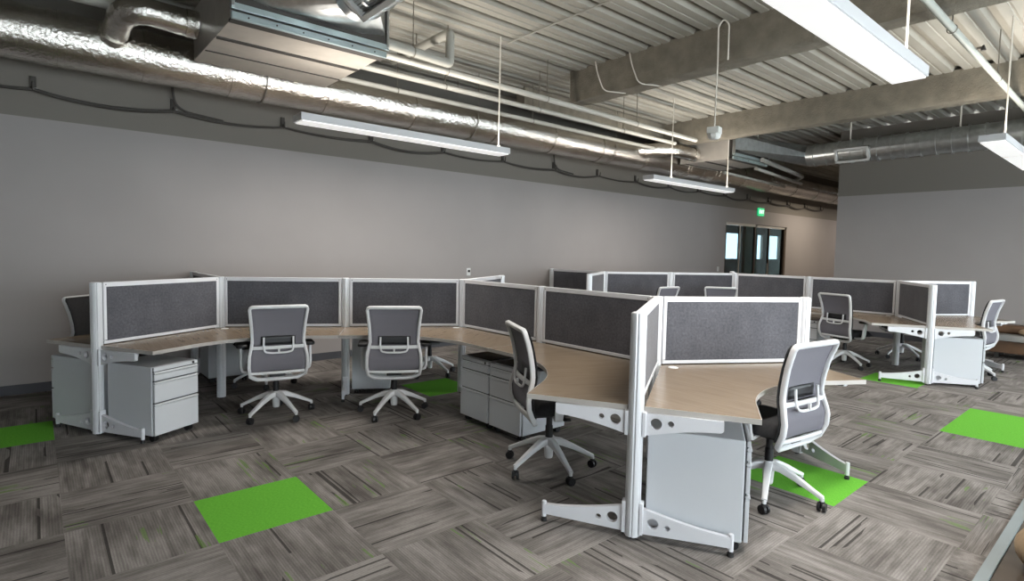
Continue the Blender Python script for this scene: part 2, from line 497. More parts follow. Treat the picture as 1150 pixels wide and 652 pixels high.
# ------------------------------------------------------------------ workstations
LP, LE = 1.186, 1.1907
def hexnet(p2):
    d = lambda a: cs(a)
    D = {'P2': Vector((p2[0], p2[1], 0))}
    D['P3'] = D['P2'] + d(-30)*LP; D['P4'] = D['P2'] + d(-30)*2*LP
    D['P1'] = D['P2'] + d(210)*LE; D['B2'] = D['P2'] + d(90)*LE
    D['B4'] = D['P4'] + d(30)*LE; D['P5'] = D['P4'] + d(-90)*LP; D['P6'] = D['P4'] + d(-90)*2*LP
    D['P7'] = D['P6'] + d(210)*LE; D['P8'] = D['P6'] + d(-30)*LE
    return D
NEAR, FAR = hexnet((1.391, 5.90)), hexnet((7.201, 5.942))

# --- posts
def post_profile(r=.041, n=36):
    out = []
    for k in range(n):
        t = 2*PI*k/n; g = .0045*max(0, math.cos(6*t))**6
        out.append(((r-g)*math.cos(t), (r-g)*math.sin(t)))
    return out
foot_me, short_me, brk_me = None, None, None
def arc_taper(x0, z0, x1, z1, n=8, p=1.6):
    return [(x0 + (x1-x0)*k/n, z0 + (z1-z0)*(1-(1-k/n)**p)) for k in range(n+1)]
def foot_mesh(L):
    top = arc_taper(.035, .175, L, .100)
    bot = [(L, .046), (L*.5, .040), (.035, .034)]
    return plate_with_holes(top + bot, [(.105, .098, .029), (.178, .088, .0145)] if L > .4 else [(.10, .09, .026)], .026)
def bracket_mesh(L=.43):
    bot = [(L, .632), (L-.01, .622)] + list(reversed(arc_taper(.035, .555, L-.02, .620)))
    return plate_with_holes([(.035, .680), (L, .680)] + bot, [(.105, .628, .029), (.178, .636, .0155)], .026)
foot_me, short_me, brk_me = foot_mesh(.49), foot_mesh(.25), bracket_mesh()
def make_post(feet=(), short=(), brackets=()):
    t = empty('divider_post')
    MB().sweep([(0, 0, .018), (0, 0, 1.197)], post_profile(), up=(1, 0, 0)).build('column', 'post_aluminium', t, smooth=30)
    MB().lathe([(.0, 1.196), (.036, 1.196), (.036, 1.2), (.028, 1.203), (0, 1.203)], n=24).build('cap', 'white_steel', t)
    MB().lathe([(0, 0), (.016, 0), (.016, .012), (.007, .014), (.007, .03), (0, .03)], n=12).build('glide', 'dark_metal', t)
    for me, angs, L in ((foot_me, feet, .49), (short_me, short, .25)):
        for a in angs:
            fo = obj_from_mesh('foot_arm', me, 'white_steel', t, (0, 0, 0), rad(a))
            g = MB().lathe([(0, 0), (.017, 0), (.017, .016), (.009, .018), (.009, .03), (0, .03)], n=12)
            g.build('glide', 'rubber', fo, (L-.006, 0, 0))
            MB().lathe([(0, .028), (.0135, .028), (.0135, .112), (.010, .116), (0, .116)], n=14).build('end_tube', 'white_steel', fo, (L-.006, 0, 0))
            MB().box((.045, 0, .115), (.02, .05, .17)).build('mount_plate', 'white_steel', fo, bevel=.003)
    for a in brackets:
        bo = obj_from_mesh('desk_bracket', brk_me, 'white_steel', t, (0, 0, 0), rad(a))
        MB().box((.045, 0, .62), (.02, .05, .13)).build('mount_plate', 'white_steel', bo, bevel=.003)
    return t
POST_SPEC = {'P1': ((120, 300), (), (120, 300)), 'P7': ((120, 300), (), (120, 300)), 'P8': ((60, 240), (), (60, 240)),
             'B2': ((0, 180), (), (0, 180)), 'B4': ((120, 300), (), (120, 300)), 'P3': ((), (60, 240), ()), 'P5': ((), (0, 180), ()),
             'P2': ((), (), ()), 'P4': ((), (), ()), 'P6': ((), (), ())}
POST_LABEL = {
 'near': {'P1': 'white end post with foot arms at the left desk end near a green carpet tile',
  'P2': 'white hub post behind the left desk where the first two front panels meet',
  'P3': 'white middle post between the two chairs that show their backs side by side',
  'P4': 'white hub post by the wall outlet where the panel row turns toward the camera',
  'P5': 'white post between the two dark panels running toward the camera, behind the side-on chair',
  'P6': 'white hub post behind the nearest post, left edge of the large pale panel',
  'P7': 'tall white post nearest the camera, with foot arms spread to both sides',
  'P8': 'white end post at the right edge of the large pale speckled panel',
  'B2': 'white end post by the back wall, its top just showing over the first panel',
  'B4': 'short white post top behind the turn of the near panel row, right of the outlet'},
 'far': {'P1': 'white end post of the far desk group, left edge of its short pale side panel',
  'P2': 'white hub post at the left end of the long front row of the far group',
  'P3': 'white post of the far row right of the first pair of small chair tops',
  'P4': 'white post of the far row just below the left part of the glass entrance',
  'P5': 'white post of the far row that rises behind the end of the large pale panel',
  'P6': 'white hub post of the far group with the dark brown panel on its right',
  'P7': 'white end post of the far group with foot arms, in front of the brown panel',
  'P8': 'white post at the rightmost end of the far panels, beside the side-on chair',
  'B2': 'white end post of the far group nearest the back wall, farthest left of the group',
  'B4': 'white end post behind the far row below the glass entrance'}}
protos = {}
def put_posts(D, which):
    for k, spec in POST_SPEC.items():
        used = spec in protos
        if not used: protos[spec] = make_post(*spec)
        o = place(protos[spec], used, D[k])
        tag(o, POST_LABEL[which][k], 'post', 'divider posts of the %s desk group' % which)
put_posts(NEAR, 'near'); put_posts(FAR, 'far')

# --- fabric panels
def make_panel(L):
    t = empty('fabric_divider')
    a, b = .043, L-.043; z0, z1 = .715, 1.2
    f = MB()
    f.box(((a+b)/2, 0, z1-.018), (b-a, .046, .036)).box(((a+b)/2, 0, z0+.012), (b-a, .046, .024))
    f.box((a+.012, 0, (z0+z1)/2), (.024, .046, z1-z0-.06)).box((b-.012, 0, (z0+z1)/2), (.024, .046, z1-z0-.06))
    f.build('frame', 'white_steel', t, smooth=0, bevel=.002)
    MB().box(((a+b)/2, 0, (z0+z1)/2-.006), (b-a-.046, .036, z1-z0-.058)).build('fabric', 'panel_fabric', t, smooth=0, bevel=.004)
    for x in (a+.02, b-.02):
        MB().cyl((x, -.0245, z1-.018), (x, .0245, z1-.018), .004, n=10).build('bolt', 'dark_metal', t)
    return t
SEGS = [('P2', 'P1', LE), ('P2', 'B2', LE), ('P2', 'P3', LP), ('P3', 'P4', LP), ('P4', 'B4', LE), ('P4', 'P5', LP), ('P5', 'P6', LP), ('P6', 'P7', LE), ('P6', 'P8', LE)]
PANEL_LABEL = {
 'near': ['dark grey panel at the left end, standing between the two end desks',
  'panel running back to the wall behind the left hub post, mostly hidden',
  'dark grey panel behind the left of the two chairs seen from behind',
  'dark grey panel behind the right one of the two chairs seen from behind',
  'short-looking panel going back from the turn of the near row, only its white corner showing',
  'dark panel above the side-on chair, first after the row turns toward the camera',
  'darkest large panel between the side-on chair and the nearest post',
  'thin-looking panel seen edge-on behind the nearest post, above the desk joint',
  'large pale grey speckled panel standing behind the desk with the nearest pedestal'],
 'far': ['short pale side panel at the left end of the far desk group',
  'dark panel at the far left of the far group, closest to the back wall',
  'far grey panel behind the left of the two small chair tops',
  'far grey panel behind the right of the two small chair tops',
  'panel going back from the far row below the glass entrance, hidden behind the row',
  'brownish grey far panel directly under the glass entrance',
  'far dark panel behind the chair with its back to us by the far green tile',
  'dark brown shaded panel of the far group beside its front end post',
  'bluish grey panel at the right end of the far group above the white pedestal']}
def put_panels(D, which):
    for (a, b, L), lab in zip(SEGS, PANEL_LABEL[which]):
        key = ('panel', L); used = key in protos
        if not used: protos[key] = make_panel(L)
        v = D[b] - D[a]
        o = place(protos[key], used, D[a], math.atan2(v.y, v.x))
        tag(o, lab, 'divider panel', 'fabric panels of the %s desk group' % which)
put_panels(NEAR, 'near'); put_panels(FAR, 'far')

# --- 120 degree desks
def desk_poly(l1, l2, inset=0):
    """hub at the origin, arms at -60 and +60 degrees, the sitter at +x"""
    u1, u2 = cs(-60), cs(60); n1, n2 = cs(30), cs(-30); bk, dp, tg = .044, .60-inset, .88
    P = []
    P.append((u1+u2)*(bk/math.sin(rad(120))))
    P.append(u1*(l1-inset) + n1*bk); P.append(u1*(l1-inset) + n1*dp)
    T1 = u1*tg + n1*dp; T2 = u2*tg + n2*dp; C = (u1+u2)*(dp/math.sin(rad(120)))
    P.append(T1)
    R = (T1-C).length/math.tan(rad(30)); O = T1 + n1*R       # fillet, centred toward the sitter
    a1 = math.atan2((T1-O).y, (T1-O).x); a2 = math.atan2((T2-O).y, (T2-O).x)
    da = (a2-a1+PI) % (2*PI) - PI
    for k in range(1, 14): a = a1 + da*k/14; P.append(O + Vector((math.cos(a), math.sin(a), 0))*R)
    P.append(T2); P.append(u2*(l2-inset) + n2*dp); P.append(u2*(l2-inset) + n2*bk)
    return [(p.x, p.y) for p in P]
def make_desk(l1, l2):
    t = empty('corner_desk')
    inner, outer = desk_poly(l1-.002, l2-.002, .003), desk_poly(l1-.002, l2-.002)
    MB().prism(inner, .682, .710).build('desktop', 'desk_laminate', t, smooth=0, bevel=.001)
    n = len(inner); m = MB()
    vs = [(x, y, z) for z in (.682, .7092) for x, y in outer] + [(x, y, z) for z in (.682, .7092) for x, y in inner]
    fs = []
    for i in range(1, n-1):
        j = i+1
        fs += [(i, j, n+j, n+i), (n+i, n+j, 3*n+j, 3*n+i), (2*n+i, 2*n+j, j, i)]
    m.add(vs, fs); m.build('edge_band', 'edge_band', t, smooth=30)
    MB().lathe([(0, .7095), (.034, .7095), (.034, .712), (.028, .7145), (0, .7145)], (.15, 0, 0), 20).build('cable_grommet', 'grommet', t)
    for a in (-60, 60):                                         # steel stretchers under the top
        s = MB(); v = cs(a); p = v*.62 + cs(a+90 if a < 0 else a-90)*.16
        s.box((p.x, p.y, .672), (.9, .04, .018), rad(a))
        s.build('stretcher', 'dark_metal', t, smooth=0)
    return t
DESKS = [('P2', 'P1', 'P3', 270), ('P2', 'P3', 'B2', 30), ('P2', 'B2', 'P1', 150), ('P4', 'P3', 'P5', 210), ('P4', 'P5', 'B4', -30), ('P4', 'B4', 'P3', 90),
         ('P6', 'P5', 'P7', 150), ('P6', 'P7', 'P8', 270), ('P6', 'P8', 'P5', 30)]
DESK_LABEL = {
 'near': ['wood-topped corner desk at the left with a white drawer pedestal under its open end',
  'corner desk hidden behind the first front panels, close to the back wall',
  'wood corner desk at the extreme left, in front of the chair that faces us',
  'wood corner desk in the middle behind the right of the two chairs seen from behind',
  'corner desk on the far side of the dark panels that run toward the camera',
  'corner desk behind the middle panels next to the back wall, chair base under it',
  'wood corner desk with the side-on chair pushed in, left of the nearest post',
  'wood corner desk right of the nearest post, in front of the pale speckled panel',
  'wood desk end peeking out behind the chair on the green tile, beyond the pale panel'],
 'far': ['far group corner desk at the left, hidden below the row with the first chair top',
  'far group corner desk behind its left hub, against the back wall side',
  'far group desk at the left end beyond the short pale panel',
  'far group desk in the middle, in front of the post under the glass entrance',
  'far group desk on the far side of the row next to the right wall',
  'far group desk behind the row close to the glass entrance',
  'wood desk of the far group with the back-turned chair at its left end',
  'far group desk above the rightmost white pedestal, in front of the bluish panel',
  'far group desk on the corridor side behind the brown panel']}
def put_desks(D, which):
    for (h, a, b, ang), lab in zip(DESKS, DESK_LABEL[which]):
        la, lb = (D[a]-D[h]).length, (D[b]-D[h]).length
        # arm at ang-60 and ang+60: find which end is which
        va = D[a]-D[h]; da = (math.degrees(math.atan2(va.y, va.x)) - ang + 180) % 360 - 180
        l1, l2 = (la, lb) if da < 0 else (lb, la)
        key = ('desk', round(l1, 3), round(l2, 3)); used = key in protos
        if not used: protos[key] = make_desk(l1, l2)
        o = place(protos[key], used, D[h], rad(ang))
        tag(o, lab, 'desk', '120 degree desks of the %s desk group' % which)
put_desks(NEAR, 'near'); put_desks(FAR, 'far')

# ------------------------------------------------------------------ pedestals
def make_pedestal():
    t = empty('drawer_pedestal'); W, Dp, zb, zt = .39, .50, .052, .580
    b = MB(); b.box((-.012, 0, (zb+zt)/2), (Dp-.024, W, zt-zb)); b.build('body', 'pedestal_steel', t, smooth=0, bevel=.006)
    b = MB(); b.box((Dp/2-.018, 0, (zb+zt)/2), (.016, W-.02, zt-zb-.02)); b.build('shadow_gap', 'pedestal_gap', t, smooth=0)
    zs = [(.478, .545), (.310, .470), (.058, .302)]
    for z0, z1 in zs:
        d = MB(); d.box((Dp/2-.006, 0, (z0+z1-.022)/2), (.020, W-.006, z1-z0-.022))
        d.sweep([(Dp/2-.004, -W/2+.003, z1-.012), (Dp/2-.004, W/2-.003, z1-.012)], rrect(.024, .016, .005, 2), up=(0, 0, 1))
        d.build('drawer', 'pedestal_steel', t, smooth=0, bevel=.003)
    r = MB(); r.box((Dp/2-.008, 0, .5635), (.018, W-.004, .030)); r.build('top_rail', 'pedestal_steel', t, smooth=0, bevel=.003)
    MB().cyl((Dp/2-.002, W/2-.045, .5635), (Dp/2+.004, W/2-.045, .5635), .010, n=16).build('lock', 'black_plastic', t)
    for x in (-.2, .19):
        for y in (-.15, .15):
            c = MB(); c.cyl((x, y-.02, .026), (x, y-.006, .026), .026, n=16).cyl((x, y+.006, .026), (x, y+.02, .026), .026, n=16)
            c.box((x, y, .045), (.034, .03, .02)).cyl((x, y-.02, .026), (x, y+.02, .026), .008, n=8)
            c.build('caster', 'black_plastic', t)
    return t
ped = make_pedestal(); used = False
def put_ped(corner, ang, label, group='white drawer pedestals', side=-1):
    """corner: front corner on the right hand (side -1) or left hand (+1) as seen from the front-facing axis"""
    global used
    f = cs(ang); w = cs(ang+90)
    c = Vector((corner[0], corner[1], 0)) - f*.25 + w*(.195 if side < 0 else -.195)
    o = place(ped, used, c, rad(ang)); used = True
    tag(o, label, 'pedestal', group); return o
def add_dark_top(o):
    MB().box((-.01, 0, .583), (.44, .33, .008)).build('top_reflection', 'desk_reflection_dark', o, smooth=0, bevel=.002)  # dark sheet stands in for the desk underside mirrored in the glossy top
t_ = FAR['P2'] - NEAR['P2']
put_ped((.668, 4.815), -60, 'white drawer pedestal with three drawers facing us under the left desk end', side=-1)
put_ped((2.735, 1.285), -60, 'white pedestal showing its plain side right of the nearest post', side=-1)
put_ped((.085, 5.83), 120, 'white pedestal at the extreme left behind the end post, plain side showing', side=1)
p5a = put_ped((2.895, 3.17), 180, 'right one of two adjoining white pedestals, tucked behind the side-on chair', side=1)
p5b = put_ped((2.895, 3.967), 180, 'left one of two adjoining white pedestals, with a lock on its top right', side=-1)
add_dark_top(p5a); add_dark_top(p5b)
c3 = NEAR['P3']
q = c3 + cs(-30)*.06 + cs(60)*.045 + cs(60)*.5
put_ped((q.x, q.y), 60, 'white pedestal standing behind the middle post, seen under the desk between two chairs', side=1)
put_ped((1.93, 6.62), 0, 'white pedestal far under the left desk near the back wall, left of the first chair', side=-1)
put_ped((8.565, 1.33), -60, 'white pedestal with its plain side facing us at the right end of the far group', side=-1)
p6 = put_ped((8.705, 3.21), 180, 'white drawer pedestal of the far group nearer the chair that shows its back', side=1)
p7 = put_ped((8.705, 4.01), 180, 'white drawer pedestal of the far group just right of the pale panel end post', side=-1)
add_dark_top(p6); add_dark_top(p7)

# ------------------------------------------------------------------ chairs
def interp(tab, z):
    if z <= tab[0][0]: return tab[0][1]
    for (a, u), (b, v) in zip(tab, tab[1:]):
        if z <= b:
            t = (z-a)/(b-a); t = t*t*(3-2*t) if False else t
            return u + (v-u)*t
    return tab[-1][1]
XB = [(.37, -.150), (.405, -.186), (.48, -.216), (.55, -.222), (.61, -.206), (.68, -.188), (.76, -.194), (.86, -.214), (.94, -.238), (1.0, -.262)]
WB = [(.37, .150), (.383, .195), (.405, .224), (.48, .234), (.57, .232), (.625, .220), (.69, .207), (.78, .210), (.88, .219), (.98, .231)]
def make_chair():
    t = empty('office_chair')
    # five-star base
    b = MB(); b.lathe([(0, .075), (.026, .075), (.030, .085), (.034, .15), (.038, .200), (.030, .222), (0, .222)], n=20)
    for k in range(5):
        a = rad(72*k)
        pts = [Vector((r*math.cos(a), r*math.sin(a), z)) for r, z in ((.015, .196), (.08, .188), (.17, .152), (.265, .106), (.315, .082))]
        ws = [(.052, .05), (.046, .046), (.038, .036), (.032, .028), (.030, .026)]
        b.sweep(pts, lambda i: rrect(ws[i][0], ws[i][1], .008, 2), up=(0, 0, 1))
        c, s = math.cos(a), math.sin(a)
        b.cyl((.312*c, .312*s, .05), (.312*c, .312*s, .085), .012, n=10)
    b.build('star_base', 'chair_white', t)
    for k in range(5):
        a = rad(72*k); c, s = math.cos(a), math.sin(a); tw = a + 1.1 + .7*k
        ax = Vector((math.cos(tw), math.sin(tw), 0)); p = Vector((.312*c, .312*s, .029)) 
        m = MB()
        for q in (-1, 1): m.cyl(p + ax*.007*q, p + ax*.023*q, .029, .026, n=18)
        m.cyl(p - ax*.02, p + ax*.02, .010, n=8); m.cyl(p + Vector((0, 0, .01)), p + Vector((0, 0, .034)), .016, n=10)
        m.build('caster', 'black_plastic', t)
    MB().lathe([(0, .215), (.026, .215), (.026, .30), (.021, .305), (.021, .385), (0, .385)], n=18).build('gas_lift', 'black_plastic', t)
    m = MB(); m.box((.0, 0, .40), (.26, .13, .05)).box((-.10, 0, .402), (.14, .10, .035)); m.cyl((.05, -.2, .40), (.05, -.05, .40), .007, n=8); m.box((.05, -.21, .40), (.05, .04, .012))
    m.build('tilt_mechanism', 'black_plastic', t, bevel=.008)
    # seat cushion
    def seat_fn(u, v):
        x = -.165 + .43*u; y = (v-.5)*2
        hw = .232*(1-.10*max(0, u-.7)/.3 - .12*max(0, .25-u)/.25); yy = y*hw
        e = min(1, (1-abs(y))*5) * min(1, u*7, (1-u)*6 + .0)
        z = .442 + .062*math.sqrt(max(0, e)) + .012*y*y - .018*max(0, u-.75)/.25
        return (x, yy, z)
    s = MB(); s.grid(seat_fn, 22, 18); top = list(s.v); n = len(top)
    s.add([(x, y, min(z-.004, .436)) for x, y, z in top], [tuple(reversed(f)) for f in s.f[:22*18]])
    rim = [i for i in range(23)] + [j*23+22 for j in range(1, 19)] + [18*23+i for i in reversed(range(22))] + [j*23 for j in reversed(range(1, 18))]
    s.f += [(rim[k], rim[(k+1) % len(rim)], n+rim[(k+1) % len(rim)], n+rim[k]) for k in range(len(rim))]
    s.build('seat', 'seat_fabric', t, smooth=60)
    # back: frame loop
    zs = [.383, .405, .44, .48, .51, .54, .58, .61, .635, .66, .69, .74, .80, .86, .92, .975]
    right = [(interp(XB, z), interp(WB, z), z) for z in zs]
    corner = [(interp(XB, .99), .224, .991), (interp(XB, .996), .212, .998)]
    topm = [(interp(XB, .998)-.004, y, .999) for y in (.17, .06, -.06, -.17)]
    cornerl = [(x, -y, z) for x, y, z in reversed(corner)]; left = [(x, -y, z) for x, y, z in reversed(right)]
    bot = [(-.152, -.165, .367), (-.144, -.08, .361), (-.141, 0, .360), (-.144, .08, .361), (-.152, .165, .367)]
    loop = right + corner + topm + cornerl + left + bot
    f = MB(); f.sweep(loop, rrect(.026, .034, .008, 2), closed=True, up=None)
    fr = f.build('back_frame', 'chair_white', t, smooth=50)
    # cross bars
    def bar(z, hw, sec, dx=0, n=8, bow=.012):
        return [(interp(XB, z)+dx+bow*(1-(2*k/n-1)**2)*-1, -hw + 2*hw*k/n, z) for k in range(n+1)]
    m = MB(); m.sweep(bar(.645, .215, 0), rrect(.022, .030, .007, 2), up=(0, 0, 1)); m.build('lumbar_bar', 'chair_white', fr)
    m = MB(); m.sweep(bar(.428, .228, 0), rrect(.018, .024, .006, 2), up=(0, 0, 1)); m.build('lower_bar', 'chair_white', fr)
    m = MB(); u = [(-.212, .118, .735), (-.218, .120, .66), (-.228, .112, .612), (-.232, .06, .602), (-.232, 0, .602)]
    m.sweep(bend(u + [(x, -y, z) for x, y, z in reversed(u[:-1])], .02), rrect(.016, .014, .004, 2), up=(-1, 0, .2))
    m.box((-.236, 0, .622), (.014, .014, .04)); m.build('lumbar_support', 'chair_white', fr)
    MB().grid(lambda a, c: (interp(XB, .665+.075*c)+.014, (a-.5)*.28, .665+.075*c), 6, 3).build('lumbar_pad', 'black_plastic', fr, solid=.008)
    # support arm from the mechanism
    m = MB(); m.sweep(bend([(-.06, 0, .395), (-.13, 0, .388), (-.172, 0, .40), (-.20, 0, .462)], .03), rrect(.085, .022, .007, 2), up=(0, 1, 0)) if False else None
    m = MB(); m.sweep([(-.05, 0, .388), (-.10, 0, .376), (-.148, 0, .366)], rrect(.10, .022, .007, 2), up=(0, 0, 1)); m.build('spine', 'chair_white', t)
    for nm, za, zb2 in (('upper_mesh', .655, .995), ('lower_mesh', .434, .640)):
        MB().grid(lambda a, c, za=za, zb2=zb2: (interp(XB, za+(zb2-za)*c) + .004 + .02*(1-(2*a-1)**2)*.8, (a-.5)*2*(interp(WB, za+(zb2-za)*c)-.004), za+(zb2-za)*c), 12, 14).build(nm, 'chair_mesh', fr, solid=.004)
    MB().grid(lambda a, c: (interp(XB, 0.425+.577*c) + .026, (a-.5)*2*(interp(WB, 0.425+.577*c)+.014)*(1-.06*max(0, (c-.96)/.04)), 0.425+.577*c), 12, 24).build('front_mesh', 'chair_front', fr, solid=.006)
    # arms
    for sgn in (-1, 1):
        m = MB(); m.sweep(bend([(.0, sgn*.16, .415), (-.03, sgn*.275, .418), (-.03, sgn*.288, .46), (-.005, sgn*.288, .632)], .03), rrect(.022, .058, .007, 2), up=(1, 0, 0))
        am = m.build('arm', 'chair_white', t)
        p = MB(); p.prism([(x*1.0, y) for x, y in rrect(.25, .088, .04, 5)], .628, .656); p.build('arm_pad', 'black_plastic', am, (.03, sgn*.280, 0), bevel=.008)
    return t
chair0 = make_chair(); chair_used = False
CG = 'white-framed mesh office chairs'
for x, y, z, fac, sw, lab in (
  (1.638, 5.04, 0, 78, 61, 'mesh-back white office chair seen from behind at the left desk'),
  (2.515, 4.48, 0, 60, 5, 'mesh-back white office chair seen from behind at the middle desk, second of the pair'),
  (2.735, 2.697, 0, -27, 63.5, 'white office chair seen side-on, pushed under the desk left of the nearest post'),
  (3.545, 1.55, 0, 83, -26, 'largest white office chair, standing on the green tile right of the nearest pedestal'),
  (.54, 6.36, 0, -45, 10, 'black-meshed chair facing us at the extreme left behind the end post'),
  (3.66, 5.66, 0, -95, 15, 'chair behind the middle desk of which the black seat and white base leg show below'),
  (1.91, 6.27, 0, 180, 5, 'chair hidden behind the left hub post, only its dark base showing under the desk'),
  (7.45, 5.10, 0, 86, 12, 'far chair of which just the narrow slanted white top shows over the pale panel'),
  (8.40, 4.56, 0, 32, 12, 'far chair of which just the wide straight white top shows over the pale panel'),
  (8.66, 2.83, 0, -20, 40, 'white mesh chair with its back to us beyond the end of the large pale panel'),
  (9.34, 1.62, 0, 84, 20, 'white chair seen edge-on at the right beside the far pedestal and the brown bench'),
  (10.16, 2.55, 0, 205, 30, 'chair whose white star base shows under the far desk behind the far end post')):
    o = place(chair0, chair_used, (x, y, z), rad(fac)); chair_used = True
    tag(o, lab, 'chair', CG)
    for ch in o.children:                                 # the star base swivels on its own
        if ch.name.split('.')[0] in ('star_base', 'caster'): ch.rotation_euler.z = rad(sw)

# ------------------------------------------------------------------ ceiling services
def circ_sweep(mb, pts, r, n=28): return mb.tube(pts, r, n)
DY, DZc, DR = 6.65, 3.37, .245
def foil_duct():
    t = empty('foil_ventilation_duct', (0, 0, 0))
    random.seed(3)
    m = MB(); pts = []; x = X0+.1; rr = []
    while x < 21.5:
        pts.append((x, DY, DZc)); rr.append(DR*(1 + random.uniform(-.006, .006))); x += .09
    n = 36
    jit = [[random.uniform(-.003, .003) for k in range(n)] for i in pts]
    m.sweep(pts, lambda i: [((rr[i]+jit[i][k])*math.cos(2*PI*k/n), (rr[i]+jit[i][k])*math.sin(2*PI*k/n)) for k in range(n)], up=(0, 0, 1))
    m.build('duct_body', 'foil_wrap', t, smooth=60)
    for x in (-2.4, -1.2, .12, .2, .86, 1.65, 2.7, 3.9, 5.3, 6.5, 7.7, 9.0, 10.4, 10.5, 11.5, 11.65, 12.8, 14.2, 15.6, 17, 18.4):
        r = MB(); r.sweep([(x, DY, DZc), (x+.05, DY, DZc)], [((DR+.011)*math.cos(2*PI*k/n), (DR+.011)*math.sin(2*PI*k/n)) for k in range(n)], up=(0, 0, 1))
        r.build('tape_band', 'foil_wrap', t, smooth=60)
    tag(t, 'long round foil-wrapped duct running the length of the back wall', 'duct')
    for x in (-1.0, 2.0, 4.9, 8.0, 11.0, 14.0):
        h = MB(); 
        h.cyl((x, DY-DR-.012, DZc), (x, DY-DR-.012, ZC+.02), .006, n=8); h.cyl((x, DY+DR+.012, DZc), (x, DY+DR+.012, ZC+.02), .006, n=8)
        h.tube([(x, DY+(DR+.014)*math.cos(a), DZc-(DR+.014)*math.sin(a)) for a in [PI*k/12 for k in range(13)]], .006, 6)
        h.build('strap', 'rod_steel', t)
foil_duct()
def branch(name, pts, r, label, collar=True):
    t = empty(name, (0, 0, 0)); random.seed(8)
    P = bend(pts, .22, 8)
    Q = []
    for a, b in zip(P, P[1:]):
        k = max(1, int((b-a).length/.06))
        for i in range(k): Q.append(a + (b-a)*i/k)
    Q.append(P[-1]); n = 24
    jit = [[random.uniform(-.006, .006) for k in range(n)] for i in Q]
    m = MB(); m.sweep(Q, lambda i: [((r+jit[i][k])*math.cos(2*PI*k/n), (r+jit[i][k])*math.sin(2*PI*k/n)) for k in range(n)])
    m.build('duct_body', 'foil_wrap', t, smooth=60)
    e = Q[-1]; d = (Q[-1]-Q[-2]).normalized()
    c = MB(); c.cyl(e-d*.10, e, r+.012, n=24); c.build('collar', 'foil_wrap', t)
    s = Q[1]; d = (Q[1]-Q[0]).normalized()
    c = MB(); c.cyl(s+d*.12, s+d*.18, r+.014, n=24); c.build('collar', 'foil_wrap', t)
    tag(t, label, 'duct', 'foil branch ducts')
branch('branch_duct', [(.60, 6.60, 3.38), (.66, 6.02, 3.60), (1.235, 6.02, 3.58)], .115, 'short foil elbow duct joining the long duct to the ventilation unit at top left')
branch('branch_duct', [(8.7, 6.55, 3.42), (9.2, 6.1, 3.46), (9.972, 6.05, 3.45)], .125, 'foil branch duct feeding the distant ventilation unit above the second light')

